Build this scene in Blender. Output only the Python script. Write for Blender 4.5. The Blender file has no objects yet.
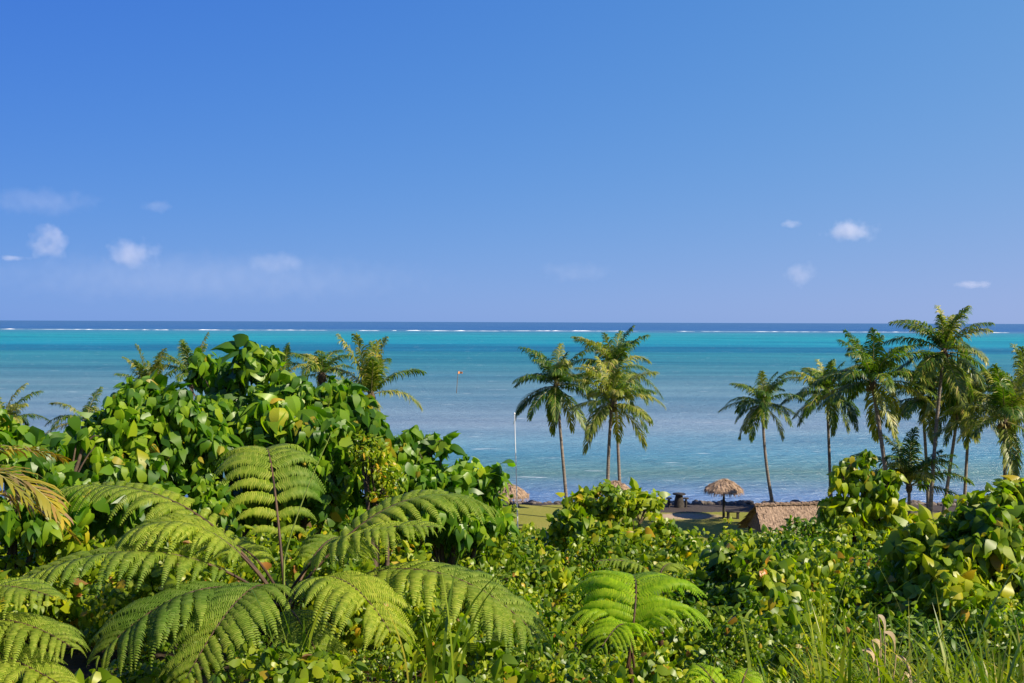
import bpy, math, random
import numpy as np
from mathutils import Vector, Matrix

rad = math.radians
scene = bpy.context.scene
col = scene.collection
rng = np.random.default_rng(11)
random.seed(11)

# ------------------------------------------------------------------ camera
FPX = 996.0
CAM_Z = 13.0
PITCH = rad(1.12)
ROLL = rad(0.2)
cam_data = bpy.data.cameras.new("camera")
cam_data.sensor_width = 36.0
cam_data.lens = 36.0 * FPX / 1024.0
cam_data.clip_start = 0.1
cam_data.clip_end = 120000.0
cam = bpy.data.objects.new("camera", cam_data)
col.objects.link(cam)
CAM_R = Matrix.Rotation(math.pi / 2 - PITCH, 3, 'X') @ Matrix.Rotation(ROLL, 3, 'Z')
cam.matrix_world = Matrix.Translation((0, 0, CAM_Z)) @ CAM_R.to_4x4()
scene.camera = cam

# ------------------------------------------------------------------ sky and sun
SUN_AZ = rad(117)      # clockwise from the view direction (+Y)
SUN_EL = rad(41)
world = bpy.data.worlds.new("World")
scene.world = world
world.use_nodes = True
wt = world.node_tree
for n in list(wt.nodes):
    wt.nodes.remove(n)
w_out = wt.nodes.new('ShaderNodeOutputWorld')
w_bg = wt.nodes.new('ShaderNodeBackground')
w_bg.inputs['Strength'].default_value = 0.055
w_sky = wt.nodes.new('ShaderNodeTexSky')
w_sky.sky_type = 'NISHITA'
w_sky.sun_disc = False
w_sky.sun_elevation = SUN_EL
w_sky.sun_rotation = SUN_AZ
w_sky.altitude = 20
w_sky.air_density = 0.5
w_sky.dust_density = 0.4
w_sky.ozone_density = 1.0
# photographic shoulder on the sky colour: out = a*x / (1 + b*x) per channel
def w_vec(op, a, b):
    n = wt.nodes.new('ShaderNodeVectorMath')
    n.operation = op
    for i, v in enumerate((a, b)):
        if isinstance(v, tuple): n.inputs[i].default_value = v
        else: wt.links.new(v, n.inputs[i])
    return n.outputs[0]
# the sky pales towards the sun's side (+X)
w_tc = wt.nodes.new('ShaderNodeTexCoord')
w_sep = wt.nodes.new('ShaderNodeSeparateXYZ')
wt.links.new(w_tc.outputs['Generated'], w_sep.inputs[0])
w_cmb = wt.nodes.new('ShaderNodeCombineXYZ')
for w_i, w_k in enumerate((1.15, 1.2, 0.3)):
    w_p = wt.nodes.new('ShaderNodeMath')
    w_p.operation = 'POWER'
    w_p.inputs[0].default_value = math.exp(w_k)
    wt.links.new(w_sep.outputs['X'], w_p.inputs[1])
    wt.links.new(w_p.outputs[0], w_cmb.inputs[w_i])
w_raw = w_vec('MULTIPLY', w_sky.outputs[0], w_cmb.outputs[0])
w_num = w_vec('MULTIPLY', w_raw, (0.97, 3.05, 13.0))
w_den = w_vec('ADD', w_vec('MULTIPLY', w_raw, (0.16, 0.58, 1.56)), (1.0, 1.0, 1.0))
wt.links.new(w_vec('DIVIDE', w_num, w_den), w_bg.inputs['Color'])
wt.links.new(w_bg.outputs[0], w_out.inputs['Surface'])

sun_data = bpy.data.lights.new("sun", 'SUN')
sun_data.energy = 5.0
sun_data.angle = rad(0.5)
sun_data.color = (1.0, 0.89, 0.70)
sun = bpy.data.objects.new("sun", sun_data)
col.objects.link(sun)
S = Vector((math.cos(SUN_EL) * math.sin(SUN_AZ), math.cos(SUN_EL) * math.cos(SUN_AZ), math.sin(SUN_EL)))
sun.rotation_mode = 'QUATERNION'
sun.rotation_quaternion = S.to_track_quat('Z', 'Y')
sun.location = (60, 10, 60)

vs = scene.view_settings
vs.view_transform = 'Standard'
vs.look = 'None'
vs.exposure = 0.85
vs.gamma = 1.0
vs.use_curve_mapping = False
scene.cycles.max_bounces = 6
scene.cycles.diffuse_bounces = 3
scene.cycles.transmission_bounces = 3
scene.cycles.volume_bounces = 1

# ------------------------------------------------------------------ helpers
def at(px, py, d):
    """world point seen at pixel (px, py) at depth d along +Y"""
    v = CAM_R @ Vector(((px - 512) / FPX, (341.5 - py) / FPX, -1.0))
    k = d / v.y
    return np.array((v.x * k, d, CAM_Z + v.z * k))

def norm(a):
    a = np.asarray(a, float)
    return a / np.maximum(np.linalg.norm(a, axis=-1, keepdims=True), 1e-9)

TY = [-30, 0, 5, 8, 12, 18, 25, 32, 40, 48, 55, 60, 71, 73.5, 76, 90, 140, 400]
TZ = [13.2, 11.5, 10.7, 9.75, 8.5, 7.0, 5.7, 4.2, 2.3, 0.5, 0.1, 0.0, -0.05, -0.4, -1.3, -2.6, -4, -6]

def zt(x, y):
    x = np.asarray(x, float); y = np.asarray(y, float)
    z = np.interp(y, TY, TZ)
    w = np.clip((52 - y) / 20, 0, 1)
    return z + w * (0.18 * np.sin(x * .55 + y * .3) + 0.12 * np.sin(x * .23 - y * .7 + 1)) + 0.05 * np.sin(x * .4) * np.sin(y * .35)

def tag(o, label=None, cat=None, group=None, kind=None):
    if label: o['label'] = label
    if cat: o['category'] = cat
    if group: o['group'] = group
    if kind: o['kind'] = kind
    return o

def empty(name, loc, rz=0.0):
    o = bpy.data.objects.new(name, None)
    o.location = [float(c) for c in loc]
    o.rotation_euler = (0, 0, rz)
    o.empty_display_size = 0.3
    col.objects.link(o)
    return o

class MB:
    """collects faces; build() links them as ONE mesh object"""
    def __init__(self):
        self.V, self.F, self.A, self.n = [], [], [], 0
    def add(self, V, F, mi=0):
        self.addm(V, [F], mi)
    def addm(self, V, Fs, mi=0, rnd=None):
        V = np.asarray(V, float).reshape(-1, 3)
        self.V.append(V)
        for F in Fs:
            if len(F):
                F = np.asarray(F, int)
                self.F.append((F + self.n, mi))
                self.A.append(np.full(len(F), .5) if rnd is None else np.repeat(rnd, len(F) // len(rnd)))
        self.n += len(V)
    def mesh(self, name, mats, smooth=True, origin=None):
        V = np.concatenate(self.V)
        if origin is not None:
            V = V - np.asarray(origin)
        me = bpy.data.meshes.new(name)
        me.vertices.add(len(V))
        me.vertices.foreach_set('co', V.astype(np.float32).ravel())
        nl = sum(F.size for F, _ in self.F)
        npoly = sum(len(F) for F, _ in self.F)
        me.loops.add(nl)
        me.polygons.add(npoly)
        me.loops.foreach_set('vertex_index', np.concatenate([F.ravel() for F, _ in self.F]).astype(np.int32))
        sz = np.concatenate([np.full(len(F), F.shape[1]) for F, _ in self.F])
        st = np.concatenate([[0], np.cumsum(sz)[:-1]])
        me.polygons.foreach_set('loop_start', st.astype(np.int32))
        me.polygons.foreach_set('material_index', np.concatenate([np.full(len(F), mi) for F, mi in self.F]).astype(np.int32))
        me.polygons.foreach_set('use_smooth', np.full(npoly, smooth))
        at_ = me.attributes.new('rnd', 'FLOAT', 'FACE')
        at_.data.foreach_set('value', np.concatenate(self.A).astype(np.float32))
        me.update(calc_edges=True)
        me.validate()
        for m in (mats if isinstance(mats, (list, tuple)) else [mats]):
            me.materials.append(m)
        return me
    def build(self, name, mats, parent=None, smooth=True, origin=None):
        """vertices are in world space; origin = where the object (or its parent) sits"""
        if parent is not None and origin is None:
            origin = np.array(parent.location)
        me = self.mesh(name, mats, smooth, origin)
        o = bpy.data.objects.new(name, me)
        col.objects.link(o)
        if parent is not None:
            o.parent = parent
        elif origin is not None:
            o.location = [float(c) for c in origin]
        return o

def tube(mb, P, R, n=8, mi=0, cap=True):
    P = np.asarray(P, float)
    m = len(P)
    R = np.broadcast_to(np.asarray(R, float), (m,))
    T = norm(np.gradient(P, axis=0))
    ref = np.array((0, 1, 0.0)) if abs(T[0][1]) < .9 else np.array((1.0, 0, 0))
    a = norm(np.cross(T, ref))
    b = np.cross(T, a)
    th = np.linspace(0, 2 * np.pi, n, endpoint=False)
    V = P[:, None] + R[:, None, None] * (np.cos(th)[None, :, None] * a[:, None] + np.sin(th)[None, :, None] * b[:, None])
    i = np.arange(m - 1)[:, None] * n
    j = np.arange(n)[None]
    F = np.stack([i + j, i + (j + 1) % n, i + n + (j + 1) % n, i + n + j], -1).reshape(-1, 4)
    mb.add(V, F, mi)
    if cap:
        for k in (0, m - 1):
            ring = V[k]
            c = ring.mean(0)
            f = np.stack([np.full(n, n), np.arange(n), (np.arange(n) + 1) % n], -1)
            mb.add(np.vstack([ring, c]), f, mi)

def bez(p0, p1, p2, n):
    t = np.linspace(0, 1, n)[:, None]
    return (1 - t) ** 2 * np.asarray(p0) + 2 * t * (1 - t) * np.asarray(p1) + t ** 2 * np.asarray(p2)

def through(p0, pm, p2, tm=.5):
    """control point so that the quadratic passes through pm at tm"""
    p0, pm, p2 = map(np.asarray, (p0, pm, p2))
    return (pm - (1 - tm) ** 2 * p0 - tm ** 2 * p2) / (2 * tm * (1 - tm))

# ------------------------------------------------------------------ materials
def new_mat(name):
    m = bpy.data.materials.new(name)
    m.use_nodes = True
    nt = m.node_tree
    for n in list(nt.nodes):
        nt.nodes.remove(n)
    out = nt.nodes.new('ShaderNodeOutputMaterial')
    return m, nt, out

def ramp(nt, stops, fac, interp='LINEAR'):
    r = nt.nodes.new('ShaderNodeValToRGB')
    r.color_ramp.interpolation = interp
    el = r.color_ramp.elements
    while len(el) < len(stops):
        el.new(0.5)
    for e, (p, c) in zip(el, stops):
        e.position = p
        e.color = (*c, 1) if len(c) == 3 else c
    nt.links.new(fac, r.inputs['Fac'])
    return r.outputs['Color']

def math_n(nt, op, a, b=None, clamp=False):
    n = nt.nodes.new('ShaderNodeMath')
    n.operation = op
    n.use_clamp = clamp
    for i, v in enumerate((a, b)):
        if v is None: continue
        if isinstance(v, (int, float)): n.inputs[i].default_value = v
        else: nt.links.new(v, n.inputs[i])
    return n.outputs[0]

def mixc(nt, fac, a, b, blend='MIX'):
    n = nt.nodes.new('ShaderNodeMix')
    n.data_type = 'RGBA'
    n.blend_type = blend
    for k, v in (('Factor', fac), ('A', a), ('B', b)):
        if isinstance(v, (int, float)): n.inputs[k].default_value = v
        elif isinstance(v, tuple): n.inputs[k].default_value = (*v, 1) if len(v) == 3 else v
        else: nt.links.new(v, n.inputs[k])
    return n.outputs['Result']

def noise(nt, scale, detail=3, rough=.5, vec=None, dim='3D'):
    n = nt.nodes.new('ShaderNodeTexNoise')
    n.inputs['Scale'].default_value = scale
    n.inputs['Detail'].default_value = detail
    n.inputs['Roughness'].default_value = rough
    if vec is not None: nt.links.new(vec, n.inputs['Vector'])
    return n.outputs['Fac']

def pos_of(nt):
    return nt.nodes.new('ShaderNodeNewGeometry').outputs['Position']

def leaf_mat(name, stops, trans=.35, rough=.38, spec=.5, tint=(1.5, 1.9, .5), noise_scale=.6, by_leaf=False):
    m, nt, out = new_mat(name)
    g = nt.nodes.new('ShaderNodeNewGeometry')
    if by_leaf:
        an = nt.nodes.new('ShaderNodeAttribute'); an.attribute_name = 'rnd'
        src = an.outputs['Fac']
    else:
        src = g.outputs['Random Per Island']
    c = ramp(nt, stops, src)
    nz = noise(nt, noise_scale, 2, .5, g.outputs['Position'])
    br = ramp(nt, [(.32, (.55, .7, .8)), (.68, (1.45, 1.3, 1.05))], nz)
    c = mixc(nt, 1.0, c, br, 'MULTIPLY')
    p = nt.nodes.new('ShaderNodeBsdfPrincipled')
    nt.links.new(c, p.inputs['Base Color'])
    p.inputs['Roughness'].default_value = rough
    p.inputs['Specular IOR Level'].default_value = spec
    t = nt.nodes.new('ShaderNodeBsdfTranslucent')
    ct = mixc(nt, 1.0, c, (*tint, 1), 'MULTIPLY')
    nt.links.new(ct, t.inputs['Color'])
    mx = nt.nodes.new('ShaderNodeMixShader')
    mx.inputs[0].default_value = trans
    nt.links.new(p.outputs[0], mx.inputs[1])
    nt.links.new(t.outputs[0], mx.inputs[2])
    nt.links.new(mx.outputs[0], out.inputs['Surface'])
    return m

def plain(name, c1, c2, scale=4, rough=.8, spec=.3, bump=0.0, stretch=None, detail=5):
    m, nt, out = new_mat(name)
    tc = nt.nodes.new('ShaderNodeTexCoord').outputs['Object']
    if stretch:
        mp = nt.nodes.new('ShaderNodeMapping')
        mp.inputs['Scale'].default_value = stretch
        nt.links.new(tc, mp.inputs['Vector'])
        tc = mp.outputs[0]
    nz = noise(nt, scale, detail, .6, tc)
    c = ramp(nt, [(.32, c1), (.68, c2)], nz)
    p = nt.nodes.new('ShaderNodeBsdfPrincipled')
    nt.links.new(c, p.inputs['Base Color'])
    p.inputs['Roughness'].default_value = rough
    p.inputs['Specular IOR Level'].default_value = spec
    if bump:
        b = nt.nodes.new('ShaderNodeBump')
        b.inputs['Strength'].default_value = bump
        b.inputs['Distance'].default_value = .05
        nt.links.new(nz, b.inputs['Height'])
        nt.links.new(b.outputs[0], p.inputs['Normal'])
    nt.links.new(p.outputs[0], out.inputs['Surface'])
    return m

M = {}
M['bigleaf'] = leaf_mat('broad_leaf', [(0, (.04, .11, .006)), (.4, (.085, .185, .008)), (.75, (.155, .26, .01)), (.97, (.23, .31, .015)), (.993, (.36, .27, .03))], .42, .4, .42, (1.75, 2.1, .3), by_leaf=True)
M['vine'] = leaf_mat('vine_leaf', [(0, (.065, .13, .006)), (.4, (.14, .215, .008)), (.75, (.225, .285, .01)), (.955, (.33, .35, .014)), (.985, (.4, .25, .02)), (.994, (.36, .13, .03)), (1, (.3, .2, .11))], .44, .4, .42, (1.75, 2.0, .3), by_leaf=True)
M['yellowvine'] = leaf_mat('lime_leaf', [(0, (.09, .17, .006)), (.4, (.19, .27, .008)), (.75, (.28, .33, .01)), (.95, (.36, .36, .014)), (1, (.44, .26, .02))], .46, .4, .42, (1.75, 1.95, .3), by_leaf=True)
M['smallleaf'] = leaf_mat('small_leaf', [(0, (.04, .1, .006)), (.5, (.095, .175, .008)), (.85, (.16, .235, .01)), (1, (.24, .25, .015))], .4, .44, .38, (1.7, 2.1, .3), by_leaf=True)
M['fern'] = leaf_mat('fern_leaf', [(0, (.135, .205, .016)), (.5, (.19, .26, .025)), (1, (.26, .31, .045))], .36, .6, .18, (1.5, 1.8, .35))
M['fernlime'] = leaf_mat('fern_leaf_lime', [(0, (.17, .29, .008)), (.5, (.24, .37, .01)), (1, (.3, .41, .016))], .48, .55, .2, (1.6, 1.9, .3))
M['palm'] = leaf_mat('palm_leaf', [(0, (.026, .06, .008)), (.5, (.055, .11, .01)), (.85, (.11, .17, .014)), (1, (.24, .22, .05))], .34, .42, .3, (1.9, 2.3, .35), .25)
M['palmgold'] = leaf_mat('palm_leaf_gold', [(0, (.09, .13, .015)), (.5, (.18, .215, .028)), (.85, (.28, .28, .05)), (1, (.4, .33, .13))], .34, .42, .3, (1.5, 1.7, .4), .25)
M['palmdry'] = leaf_mat('palm_leaf_dry', [(0, (.3, .24, .02)), (.6, (.42, .3, .015)), (.85, (.36, .2, .04)), (1, (.3, .18, .1))], .3, .45, .4, (1.4, 1.3, .4), .8)
M['grass'] = leaf_mat('grass_blade', [(0, (.06, .13, .008)), (.4, (.15, .22, .012)), (.75, (.26, .3, .02)), (.9, (.34, .32, .05)), (1, (.42, .34, .16))], .4, .42, .45, (1.5, 1.7, .3))
M['straw'] = leaf_mat('withered_leaf', [(0, (.34, .23, .13)), (1, (.5, .38, .25))], .2, .6, .2, (1.1, 1, .8))
M['rachis'] = plain('fern_stalk', (.035, .02, .012), (.1, .055, .025), 6, .6)
M['palmrib'] = plain('palm_rib', (.2, .2, .06), (.32, .27, .1), 3, .5)
M['bark'] = plain('palm_bark', (.11, .09, .075), (.27, .225, .19), 3, .85, .2, .5, (1, 1, 5))
M['shoot'] = plain('green_stalk', (.14, .2, .03), (.22, .27, .05), 5, .5)
M['twig'] = plain('brown_bark', (.05, .035, .025), (.13, .09, .06), 8, .85, .2, .4)
M['fernbark'] = plain('fern_trunk_bark', (.025, .015, .01), (.11, .06, .035), 14, .9, .1, .8)
M['thatch'] = plain('thatch', (.15, .105, .07), (.39, .275, .195), 7, .95, .1, 1.0, (1, 1, .35), 8)
M['wood'] = plain('weathered_wood', (.03, .026, .022), (.07, .06, .05), 6, .8, .2, .3)
M['white'] = plain('white_paint', (.72, .72, .74), (.8, .8, .82), 3, .4, .5)
M['orange'] = plain('orange_cloth', (.7, .22, .06), (.85, .32, .1), 3, .7, .2)
M['rock'] = plain('lava_rock', (.05, .042, .038), (.2, .165, .14), 1.6, .9, .2, .8)
M['coconut'] = plain('coconut_husk', (.1, .09, .02), (.2, .13, .04), 3, .6)
M['foam'] = plain('foam', (.75, .78, .8), (.9, .9, .9), .4, .9, .1)
M['weave'] = plain('woven_wall', (.12, .085, .055), (.24, .17, .11), 10, .9, .1, .5)

# ------------------------------------------------------------------ ground
def make_ground():
    xs = np.unique(np.concatenate([np.linspace(-300, -60, 25), np.linspace(-60, 60, 161), np.linspace(60, 300, 25)]))
    ys = np.unique(np.concatenate([np.linspace(-30, 0, 13), np.linspace(0, 80, 161), np.linspace(80, 400, 20)]))
    X, Y = np.meshgrid(xs, ys)
    Z = zt(X, Y)
    nx, ny = len(xs), len(ys)
    i = np.arange(ny - 1)[:, None] * nx
    j = np.arange(nx - 1)[None]
    F = np.stack([i + j, i + j + 1, i + nx + j + 1, i + nx + j], -1).reshape(-1, 4)
    m, nt, out = new_mat('ground')
    pos = pos_of(nt)
    sp = nt.nodes.new('ShaderNodeSeparateXYZ'); nt.links.new(pos, sp.inputs[0])
    nbig = noise(nt, .22, 4, .6, pos)
    nfine = noise(nt, 6, 6, .7, pos)
    lawn = ramp(nt, [(.3, (.15, .16, .022)), (.55, (.2, .19, .035)), (.75, (.29, .22, .07))], nbig)
    lawn = mixc(nt, .5, lawn, ramp(nt, [(.3, (.12, .14, .018)), (.7, (.22, .21, .05))], nfine))
    sand = ramp(nt, [(.3, (.26, .19, .13)), (.7, (.4, .3, .22))], nfine)
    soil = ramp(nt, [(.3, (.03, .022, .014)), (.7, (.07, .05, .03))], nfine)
    dark_ground = ramp(nt, [(.3, (.035, .03, .03)), (.7, (.075, .06, .055))], nfine)
    # bare sandy patch between parasol and table
    dx = math_n(nt, 'MULTIPLY', math_n(nt, 'SUBTRACT', sp.outputs['X'], 12.4), .3)
    dy = math_n(nt, 'MULTIPLY', math_n(nt, 'SUBTRACT', sp.outputs['Y'], 66.6), .9)
    r2 = math_n(nt, 'ADD', math_n(nt, 'MULTIPLY', dx, dx), math_n(nt, 'MULTIPLY', dy, dy))
    patch = math_n(nt, 'SUBTRACT', math_n(nt, 'ADD', 1.0, math_n(nt, 'MULTIPLY', math_n(nt, 'SUBTRACT', nbig, .5), 3.5)), r2, True)
    c = mixc(nt, patch, lawn, sand)
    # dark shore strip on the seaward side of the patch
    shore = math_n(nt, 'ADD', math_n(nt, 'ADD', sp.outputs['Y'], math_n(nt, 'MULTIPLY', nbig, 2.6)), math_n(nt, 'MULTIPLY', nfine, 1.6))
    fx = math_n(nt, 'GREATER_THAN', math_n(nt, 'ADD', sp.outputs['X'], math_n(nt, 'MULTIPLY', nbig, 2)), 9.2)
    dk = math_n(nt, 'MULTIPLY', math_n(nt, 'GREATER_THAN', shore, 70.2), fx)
    c = mixc(nt, dk, c, dark_ground)
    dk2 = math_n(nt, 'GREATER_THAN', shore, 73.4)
    c = mixc(nt, dk2, c, dark_ground)
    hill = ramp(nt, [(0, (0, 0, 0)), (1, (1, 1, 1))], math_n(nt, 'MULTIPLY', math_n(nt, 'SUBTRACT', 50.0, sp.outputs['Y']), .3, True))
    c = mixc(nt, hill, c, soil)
    p = nt.nodes.new('ShaderNodeBsdfPrincipled')
    p.inputs['Roughness'].default_value = .95
    p.inputs['Specular IOR Level'].default_value = .15
    nt.links.new(c, p.inputs['Base Color'])
    b = nt.nodes.new('ShaderNodeBump'); b.inputs['Strength'].default_value = .6; b.inputs['Distance'].default_value = .05
    nt.links.new(nfine, b.inputs['Height']); nt.links.new(b.outputs[0], p.inputs['Normal'])
    nt.links.new(p.outputs[0], out.inputs['Surface'])
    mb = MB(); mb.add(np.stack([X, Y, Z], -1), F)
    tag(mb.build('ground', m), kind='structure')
make_ground()

# ------------------------------------------------------------------ sea
SEA_Z = -1.0
def make_sea():
    ys = np.array([60, 100, 160, 300, 600, 1200, 2500, 6000, 15000, 40000, 90000.])
    xs = np.array([-90000, -20000, -4000, -800, -150, 0, 150, 800, 4000, 20000, 90000.])
    X, Y = np.meshgrid(xs, ys)
    nx, ny = len(xs), len(ys)
    i = np.arange(ny - 1)[:, None] * nx
    j = np.arange(nx - 1)[None]
    F = np.stack([i + j, i + j + 1, i + nx + j + 1, i + nx + j], -1).reshape(-1, 4)
    m, nt, out = new_mat('sea_water')
    pos = pos_of(nt)
    sp = nt.nodes.new('ShaderNodeSeparateXYZ'); nt.links.new(pos, sp.inputs[0])
    # depth of the lagoon goes with the distance from the shore; long lazy noise bends the bands
    mp = nt.nodes.new('ShaderNodeMapping'); mp.inputs['Scale'].default_value = (.0012, .008, 1)
    nt.links.new(pos, mp.inputs['Vector'])
    n1 = noise(nt, 1.0, 5, .6, mp.outputs[0])
    mp2 = nt.nodes.new('ShaderNodeMapping'); mp2.inputs['Scale'].default_value = (.012, .07, 1)
    nt.links.new(pos, mp2.inputs['Vector'])
    n2 = noise(nt, 1.0, 5, .65, mp2.outputs[0])
    inv = math_n(nt, 'DIVIDE', 70.0, sp.outputs['Y'])          # 0 far .. 1 at the shore
    wob = math_n(nt, 'ADD', 1.0, math_n(nt, 'MULTIPLY', math_n(nt, 'SUBTRACT', n1, .5), .5))
    mp6 = nt.nodes.new('ShaderNodeMapping'); mp6.inputs['Scale'].default_value = (.006, .03, 1)
    nt.links.new(pos, mp6.inputs['Vector'])
    wob = math_n(nt, 'ADD', wob, math_n(nt, 'MULTIPLY', math_n(nt, 'SUBTRACT', noise(nt, 1.0, 4, .6, mp6.outputs[0]), .5), .22))
    inv = math_n(nt, 'MULTIPLY', inv, wob)
    def k(p): return p / 199.2
    stops = [(0, SEA['deep2']), (k(7.6), SEA['deep']), (k(8.8), SEA['reef']), (k(11), SEA['reef2']), (k(15), SEA['turq']), (k(22), SEA['turq2']),
             (k(24.5), SEA['band']), (k(29.5), SEA['band']), (k(32), SEA['teal']), (k(48), SEA['teal2']),
             (k(62), SEA['mid']), (k(100), SEA['mid2']), (k(135), SEA['near']), (k(155), SEA['near2']), (k(180), SEA['shore'])]
    c = ramp(nt, stops, inv)
    tone = ramp(nt, [(.3, (.74, .8, .84)), (.7, (1.22, 1.17, 1.13))], n2)
    c = mixc(nt, 1.0, c, tone, 'MULTIPLY')
    mp5 = nt.nodes.new('ShaderNodeMapping'); mp5.inputs['Scale'].default_value = (.0035, .016, 1); mp5.inputs['Rotation'].default_value = (0, 0, .06)
    nt.links.new(pos, mp5.inputs['Vector'])
    n5 = noise(nt, 1.0, 6, .68, mp5.outputs[0])
    c = mixc(nt, 1.0, c, ramp(nt, [(.36, (.6, .8, .88)), (.5, (1, 1, 1)), (.66, (1.3, 1.14, 1.06))], n5), 'MULTIPLY')
    # little whitecaps
    mp3 = nt.nodes.new('ShaderNodeMapping'); mp3.inputs['Scale'].default_value = (.16, .55, 1)
    nt.links.new(pos, mp3.inputs['Vector'])
    n3 = noise(nt, 1.0, 3, .55, mp3.outputs[0])
    cap = ramp(nt, [(.66, (0, 0, 0)), (.73, (1, 1, 1))], n3)
    c = mixc(nt, math_n(nt, 'MULTIPLY', cap, .55), c, (.6, .66, .7))
    p = nt.nodes.new('ShaderNodeBsdfDiffuse')
    nt.links.new(c, p.inputs['Color'])
    gl = nt.nodes.new('ShaderNodeBsdfGlossy')
    gl.inputs['Roughness'].default_value = .3
    mx = nt.nodes.new('ShaderNodeMixShader')
    mx.inputs[0].default_value = .1
    nt.links.new(p.outputs[0], mx.inputs[1]); nt.links.new(gl.outputs[0], mx.inputs[2])
    mp4 = nt.nodes.new('ShaderNodeMapping'); mp4.inputs['Scale'].default_value = (.35, 1.1, 1)
    nt.links.new(pos, mp4.inputs['Vector'])
    n4 = noise(nt, 1.0, 6, .62, mp4.outputs[0])
    b = nt.nodes.new('ShaderNodeBump'); b.inputs['Strength'].default_value = 1.0; b.inputs['Distance'].default_value = .9
    nt.links.new(n4, b.inputs['Height']); nt.links.new(b.outputs[0], p.inputs['Normal']); nt.links.new(b.outputs[0], gl.inputs['Normal'])
    nt.links.new(mx.outputs[0], out.inputs['Surface'])
    mb = MB(); mb.add(np.stack([X, Y, np.full_like(X, SEA_Z)], -1), F)
    tag(mb.build('sea', m), kind='structure')
SEA = dict(deep2=(0.041, 0.1142, 0.2515), deep=(0.0287, 0.1054, 0.2647), reef=(0.0582, 0.1521, 0.2707), reef2=(0.0291, 0.1956, 0.2819), turq=(0.0146, 0.2173, 0.2819), turq2=(0.0117, 0.1956, 0.2932), band=(0.01, 0.1235, 0.2222), teal=(0.0223, 0.174, 0.2373), teal2=(0.0467, 0.1751, 0.2373), mid=(0.0842, 0.1892, 0.2596), mid2=(0.1366, 0.2185, 0.3105), near=(0.1045, 0.2507, 0.3405), near2=(0.1051, 0.2027, 0.2008), shore=(0.1368, 0.2197, 0.3902))
make_sea()

def make_surf():
    """the line of breakers on the outer reef: low ridges of foam, with gaps"""
    mb = MB()
    r = np.random.default_rng(5)
    x = -1500.0
    while x < 1500:
        ln = r.choice([r.uniform(8, 40), r.uniform(30, 220)])
        n = max(6, int(ln / 6))
        xs = np.linspace(x, x + ln, n)
        t = np.linspace(0, 1, n)
        env = np.clip(np.sin(np.pi * t), 0, 1) ** .5
        h = (.1 + r.uniform(.4, 1.2) * r.random(n) ** 2) * env
        y0 = 1560 + 25 * np.sin(x * .004) + r.uniform(-25, 25)
        yy = y0 + np.cumsum(r.normal(0, 1.2, n))
        w = 3 + 4 * r.random(n)
        prof = np.array([(-1, -.3), (-.5, .55), (0, 1), (.4, .7), (1, -.3)])
        V = np.stack([np.repeat(xs[:, None], 5, 1), yy[:, None] + prof[None, :, 0] * w[:, None], SEA_Z + prof[None, :, 1] * h[:, None]], -1)
        i = np.arange(n - 1)[:, None] * 5
        j = np.arange(4)[None]
        mb.add(V, np.stack([i + j, i + j + 1, i + 5 + j + 1, i + 5 + j], -1).reshape(-1, 4))
        x += ln + r.choice([0, 0, 5, 15, 40, 70]) * r.random()
    tag(mb.build('reef_surf', M['foam']), label='white line of breaking surf along the outer reef under the horizon', kind='structure')
make_surf()

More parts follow.
